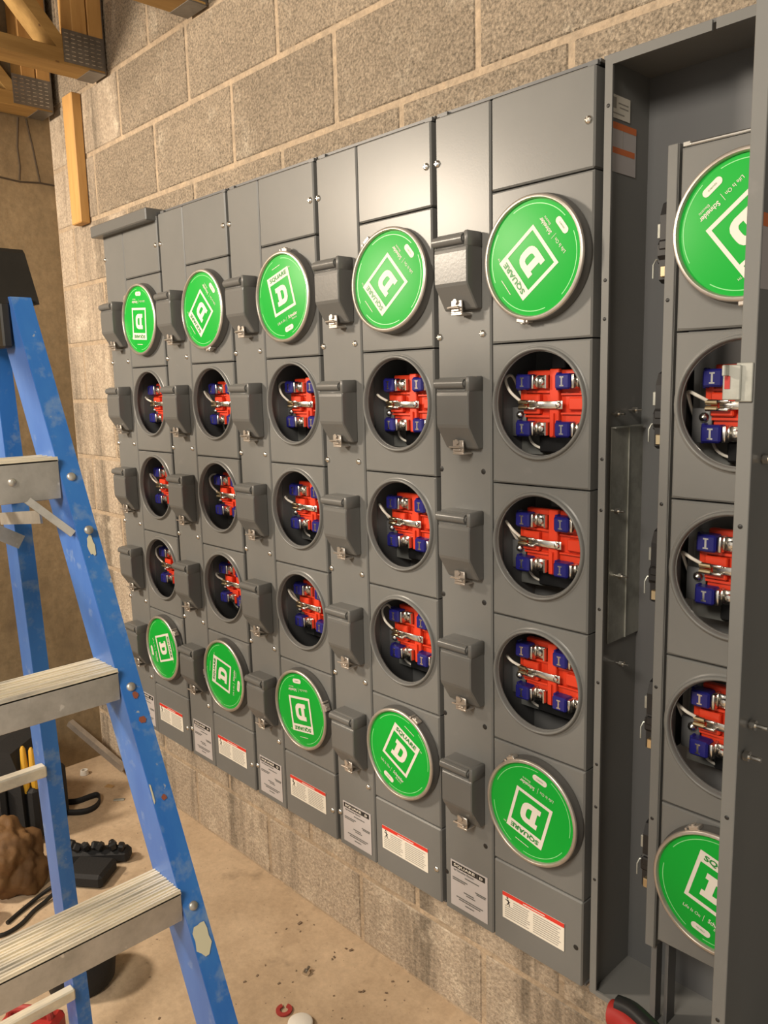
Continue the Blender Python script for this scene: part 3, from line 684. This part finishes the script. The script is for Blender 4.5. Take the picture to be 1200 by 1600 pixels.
# steps
for i in range(5):
    z = .079 - .333 * i
    a, b = pf(z), pf2(z); SD = .086; SH = .064 if i == 0 else .047
    if z - SH < FZ + .03: continue
    y0, y1 = b.y + .0005, a.y - .0008
    mb = MB(); xf = a.x + .010
    mb.box(xf - .0035, xf, y0, y1, z - SH, z, .0008); mb.box(xf - SD, xf - SD + .003, y0, y1, z - .040, z); mb.box(xf - .016, xf - .0035, y0, y1, z - SH, z - SH + .003)
    s = link('step', mb.mesh('step', 'aluminium'), lad)
    tr = MB().box(xf - SD, xf, y0, y1, z - .003, z + .0005)
    nr = 12
    for j in range(nr):
        xx = xf - .003 - j * (SD - .006) / (nr - 1); h = .0030 if j % 3 else .0042
        tr.box(xx - .0019, xx + .0019, y0, y1, z, z + h)
    sub('tread', tr.mesh('tread', 'aluminium_tread'), s, -WL[s.name] + WL[s.name])
    # rivets on the flange beside each step
    for zz in (z - .030,):
        p = pf(zz); rivet((p.x + .001, p.y + .016, zz), (1, 0, .35), .0075, lad); p = pf2(zz); rivet((p.x + .001, p.y - .016, zz), (1, 0, .35), .0075, lad)
    if i == 0:
        rivet((xf + .0012, y1 - .075, z - .030), (1, 0, 0), .0065, lad); rivet((xf + .0012, y0 + .075, z - .030), (1, 0, 0), .0065, lad)
        p = pf(z - .135); rivet((p.x + .001, p.y + .016, z - .115), (1, 0, .35), .0075, lad)
    # knee braces under the top step
    if i == 0:
        for (f, s_) in ((pf, 1), (pf2, -1)):
            p = f(z - .115); q = Vector((xf - .020, f(z).y - s_ * .065, z - .050)); e = Vector((p.x - .018, p.y - s_ * .004, z - .120))
            d = e - q; up = Vector((1, 0, 0)); br = MB().obox((q + e) / 2, d, up, d.cross(up), d.length / 2, .014, .002)
            br.obox((q + e) / 2 + Vector((.012, 0, 0)), d, up, d.cross(up), d.length / 2, .0022, .006)
            link('knee_brace', br.mesh('knee_brace', 'aluminium'), lad)
# rear cross bars
for z, h in ((.006, .030), (-.560, .024), (-1.095, .026)):
    a, b = qf(z), qf2(z)
    link('rear_bar', MB().box(a.x - .014, a.x + .010, b.y - .01, a.y - .001, z - h / 2, z + h / 2, .003).mesh('rear_bar', 'aluminium_tread'), lad)
a = qf(-.05)
link('rear_brace', MB().obox((a.x + .004, a.y - .045, -.055), (0, 1, -.62), (1, 0, 0), (0, .62, 1), .062, .003, .013).mesh('rear_brace', 'aluminium'), lad)
# cap
capp = [(1.058, .335), (1.054, .345), (1.012, .425), (1.004, .432), (.905, .442), (.860, .442), (.835, .345), (.835, .335)]
cap = link('top_cap', MB().prism(capp, -.655 - LW - .035, -.618, 'y').mesh('top_cap', 'cap_black'), lad)
for ya in (-.684, -1.043): link('cap_bracket', MB().box(.962, 1.060, ya, ya + .016, .262, .336, .003).mesh('cap_bracket', 'cap_black'), lad)
link('spreader', MB().obox((1.03, -.675, -.03), (1, 0, .12), (0, 1, 0), (-.12, 0, 1), .10, .002, .011).mesh('spreader', 'aluminium'), lad)
# paint patches and rust on the front flange
for z0, z1, y0, y1, m in ((-.046, -.078, .010, .022, 'paint_patch'), (-.640, -.690, .002, .030, 'paint_patch'), (-.292, -.304, .014, .024, 'rust_patch'), (-.330, -.342, .013, .025, 'rust_patch'), (-.450, -.459, .014, .023, 'rust_patch'), (-.43, -.46, -.0004, .003, 'paint_patch')):
    mb = MB(); rg = random.Random(int(-z0 * 1000)); n = 14; pts = []
    pa, pb = pf(z0), pf(z1)
    for i in range(n):
        a = 2 * PI * i / n; rad = .75 + .35 * rg.random(); ca, sa = math.cos(a), math.sin(a)
        sq = 1 / max(abs(ca), abs(sa)) if m == 'paint_patch' else 1
        u = .5 + .5 * ca * rad * min(sq, 1.2); v = .5 + .5 * sa * rad * min(sq, 1.2)
        pts.append((pa.lerp(pb, v) + Vector((.0012, y0 + (y1 - y0) * u, .0005))))
    mb.add(pts, [tuple(range(n))]); link('paint_spot', mb.mesh('paint_spot', m), lad)

# ------------------------------------------------------------------ things on the floor
def blob(rx, ry, rz, seed, amp, freq, mat, name, sub_=4, flat_z=None):
    bm = bmesh.new(); bmesh.ops.create_icosphere(bm, subdivisions=sub_, radius=1)
    for v in bm.verts:
        n = noise.fractal(v.co * freq + Vector((seed, seed * 2, 0)), 1.0, 2.0, 3); d = 1 + amp * n
        v.co = Vector((v.co.x * rx * d, v.co.y * ry * d, v.co.z * rz * d))
        if flat_z is not None and v.co.z < flat_z: v.co.z = flat_z
    return MB().bm(bm, True).mesh(name, mat, 80)
# black tool bag with pliers
tb = thing('tool_bag', (-.41, -.38, FZ), 'black canvas tool bag on the floor at the left edge', 'bag')
bgm = MB(); bgm.prism([(-.20, 0), (.19, 0), (.20, .02), (.195, .25), (.17, .33), (.10, .345), (-.12, .35), (-.19, .30), (-.2, .02)], -.12, .12, 'y')
me = bgm.mesh('bag_body', 'canvas_black'); bo = link('bag_body', me, tb, (-.41, -.38, FZ), (0, 0, math.radians(40)))
link('bag_pocket', MB().box(-.16, .15, -.150, -.12, .01, .22, .012).mesh('bag_pocket', 'canvas_black'), tb, (-.41, -.38, FZ), (0, 0, math.radians(40)))
link('bag_pocket', MB().box(.2, .24, -.11, .10, .01, .20, .012).mesh('bag_pocket', 'canvas_black'), tb, (-.41, -.38, FZ), (0, 0, math.radians(40)))
pl = thing('pliers', (-.19, -.30, FZ + .19), 'pliers with two yellow handles sticking out of the black tool bag', 'pliers')
for px_, py_, zt in ((-.196, -.322, 0), (-.182, -.300, -.008)):
    link('handle', MB().tube([(px_, py_, FZ + .18), (px_, py_, FZ + .21), (px_ - .003, py_, FZ + .27 + zt), (px_ - .006, py_, FZ + .335 + zt), (px_ - .007, py_, FZ + .345 + zt)], [.008, .012, .0125, .009, .004], 10).mesh('handle', 'handle_yellow'), pl)
# strap loop lying beside the bag
def band(pts, w, name, mat, th=.003):
    mb = MB(); pts = smooth_pts(pts, 6); n = len(pts); vs = []; fs = []
    for p in pts: vs += [p, p + Vector((0, 0, w))]
    for i in range(n - 1): fs.append((2 * i, 2 * i + 1, 2 * i + 3, 2 * i + 2))
    me = mb.add(vs, fs, True).mesh(name, mat); return me
STRAPXY = [(-.373, -.150), (-.339, -.107), (-.336, -.060), (-.329, -.033), (-.292, -.037), (-.251, -.068), (-.240, -.107), (-.257, -.142), (-.295, -.178)]
STRAP = [(x_, y_, FZ) for x_, y_ in STRAPXY]
sp = tag(link('tool_belt', band(STRAP, .022, 'tool_belt', 'canvas_black')), 'black web strap looped on the floor beside the tool bag', 'strap')
md = sp.modifiers.new('thick', 'SOLIDIFY'); md.thickness = .004
# tan leather pouch
tag(link('leather_pouch', blob(.118, .105, .125, 3, .24, 2.0, 'leather_tan', 'leather_pouch', 5, -.06), None, (-.02, -.455, FZ + .06)), 'crumpled tan leather pouch in front of the black bag', 'pouch')
# black holster with clips
ho = thing('tool_holster', (.09, -.25, FZ), 'black tool holster with shiny clips on the floor behind the ladder', 'holster')
link('holster_body', MB().box(-.055, .075, -.055, .055, 0, .045, .010).mesh('holster_body', 'canvas_black'), ho, (.14, -.275, FZ), (0, 0, math.radians(38)))
link('belt', MB().box(-.10, .10, -.026, .026, .0, .045, .012).mesh('belt', 'canvas_black'), ho, (.075, -.205, FZ), (0, 0, math.radians(48)))
for i in range(9):
    rq = random.Random(i + 40)
    link('belt_clip', MB().box(-.013, .013, -.010, .010, -.012, .014, .005).mesh('belt_clip', 'black_plastic'), ho, (.025 + i * .014, -.275 + i * .014 + rq.uniform(-.015, .02), FZ + .056 + rq.uniform(-.004, .012)), (rq.uniform(-.6, .6), rq.uniform(-.6, .6), 1.1 * i))
# rounded dark bag behind the lower step
rb = thing('bucket_bag', (.565, -.475, FZ), 'dark rounded bucket bag partly hidden behind the lower ladder step', 'bag')
link('bag_body', MB().lathe([(.0001, 0), (.072, 0), (.082, -.012), (.088, -.06), (.084, -.105), (.070, -.125), (.045, -.135), (.0001, -.138)], 32).mesh('bag_body', 'canvas_black', 50), rb, (.565, -.475, FZ), (math.radians(90) * -1, 0, 0))
# red case and red lamp
rc = thing('red_tool_case', (.685, -.645, FZ), 'dull red plastic tool case on the floor under the ladder', 'case')
link('case_body', MB().box(-.07, .07, -.04, .04, 0, .075, .012).mesh('case_body', 'tool_red'), rc, (.685, -.645, FZ), (0, 0, .7))
link('case_handle', MB().tube(smooth_pts([(-.05, 0, .07), (-.04, 0, .095), (.04, 0, .095), (.05, 0, .07)]), .008, 8).mesh('case_handle', 'plastic_red_dull'), rc, (.685, -.645, FZ), (0, 0, .7))
lr = thing('red_flashlight', (.135, -.60, FZ), 'bright red flashlight body at the left edge near a coiled cord', 'flashlight')
link('lamp_body', MB().box(-.05, .035, -.03, .03, 0, .062, .010).mesh('lamp_body', 'tool_red_hot'), lr, (.135, -.60, FZ), (0, 0, .6))
link('lamp_lens', MB().lathe([(.0001, -.012), (.020, -.010), (.024, 0), (.024, .008)], 20).mesh('lamp_lens', 'tool_red_hot', 60), lr, (.125, -.57, FZ + .055), (math.radians(60), 0, .6))
tag(link('black_cord', MB().tube(smooth_pts([(.19, -.535, FZ + .006), (.165, -.49, FZ + .006), (.14, -.43, FZ + .010), (.137, -.385, FZ + .02), (.155, -.375, FZ + .02), (.17, -.41, FZ + .010), (.19, -.46, FZ + .006), (.225, -.51, FZ + .006), (.235, -.56, FZ + .006), (.21, -.60, FZ + .006)]), .006, 8).mesh('black_cord', 'black_plastic')), 'thin black cord curled on the floor by the red flashlight', 'cord')
# steel strut in the corner
tag(link('steel_strut', MB().obox((-.527, .062, -1.215), (.226, .113, -.164), (-.113, .226, 0), (.164 * .226, .164 * .113, .0638), .150, .012, .012).mesh('steel_strut', 'ring_steel')), 'steel strut leaning low in the corner of the block wall', 'strut')
# small litter on the floor
tag(link('hex_bolt', MB().lathe([(.0001, -.012), (.009, -.011), (.010, -.006), (.010, 0)], 6).lathe([(.005, 0), (.005, .012)], 8).mesh('hex_bolt', 'steel', 20), None, (.958, -.045, FZ + .006), (.3, .2, .4)), 'small steel bolt on the floor near the wall', 'bolt')
tag(link('red_washer', MB().lathe([(.010, -.002), (.020, -.002), (.020, .002), (.010, .002), (.010, -.002)], 24, a0=.4, a1=2 * PI - .4, smooth=False).mesh('red_washer', 'plastic_red_dull'), None, (1.02, -.165, FZ + .003), (PI / 2, 0, 2.4)), 'dull red open washer beside the white disc on the floor', 'washer')
tag(link('knockout_disc', MB().lathe([(.0001, -.012), (.026, -.012), (.030, -.009), (.030, 0), (.026, 0), (.025, -.008), (.0001, -.008)], 28).mesh('knockout_disc', 'plastic_white', 40), None, (1.085, -.165, FZ + .001), (-PI / 2, 0, 0)), 'round white plastic disc on the floor at the bottom edge', 'plastic disc')
tag(link('white_bushing', MB().lathe([(.010, -.018), (.014, -.018), (.017, 0), (.010, 0), (.010, -.018)], 18).mesh('white_bushing', 'plastic_white', 40), None, (-.545, .01, FZ + .001), (-PI / 2, 0, 0)), 'tiny white plastic bushing on the floor in the far corner', 'bushing')
tag(link('wood_chip', MB().prism([(-.018, 0), (.012, 0), (.02, .004), (-.012, .006)], -.008, .008, 'y').mesh('wood_chip', 'wood_chip'), None, (-.375, .035, FZ), (0, 0, .5)), 'small flat wood chip near the far corner', 'wood chip')
tag(link('wire_tag', MB().box(-.02, .02, -.007, .007, 0, .004, .001).mesh('wire_tag', 'galvanized'), None, (-.25, .015, FZ), (0, 0, .9)), 'little grey metal tag lying near the looped strap', 'tag')
rg = random.Random(21)
grit = MB()
for i in range(80):
    gx = rg.uniform(.75, 1.9); gy = WY - .02 - abs(rg.gauss(0, .16)) if rg.random() < .7 else rg.uniform(-.5, .1)
    s = rg.uniform(.0008, .0026) * (1.8 if rg.random() < .06 else 1)
    a = rg.uniform(0, PI); 
    grit.obox((gx, gy, FZ + s * .4), (math.cos(a), math.sin(a), .2), (-math.sin(a), math.cos(a), 0), (0, 0, 1), s * 1.6, s, s * .5)
pm('grit', (0.17, 0.12, 0.08), 0.9)
tag(link('floor_grit', grit.mesh('floor_grit', 'grit')), 'scattered grit and crumbs of mortar along the foot of the wall', 'grit', kind='stuff')
# red power tool on a stool, only its top edge in view
stl = thing('step_stool', (2.0, -.25, FZ), 'low stool below the picture carrying the red tool', 'stool')
link('seat', MB().box(1.965, 2.10, -.36, -.16, -.80, -.775, .004).mesh('seat', 'pine'), stl)
for sx in (1.98, 2.085):
    for sy in (-.345, -.175): link('leg', MB().box(sx - .012, sx + .012, sy - .012, sy + .012, FZ, -.80).mesh('leg', 'pine'), stl)
tl = thing('power_tool', (1.98, -.22, -.775), 'red and black power tool at the bottom edge below the open cabinet', 'power tool')
link('tool_body', MB().tube(smooth_pts([(1.928, -.20, -.752), (1.945, -.20, -.750), (1.99, -.21, -.752), (2.05, -.22, -.755)]), .019, 14).mesh('tool_body', 'tool_red', 60), tl)
link('tool_grip', MB().tube(smooth_pts([(1.935, -.195, -.737), (1.96, -.195, -.734), (2.0, -.205, -.737), (2.06, -.22, -.742)]), .014, 10).mesh('tool_grip', 'black_plastic', 60), tl)
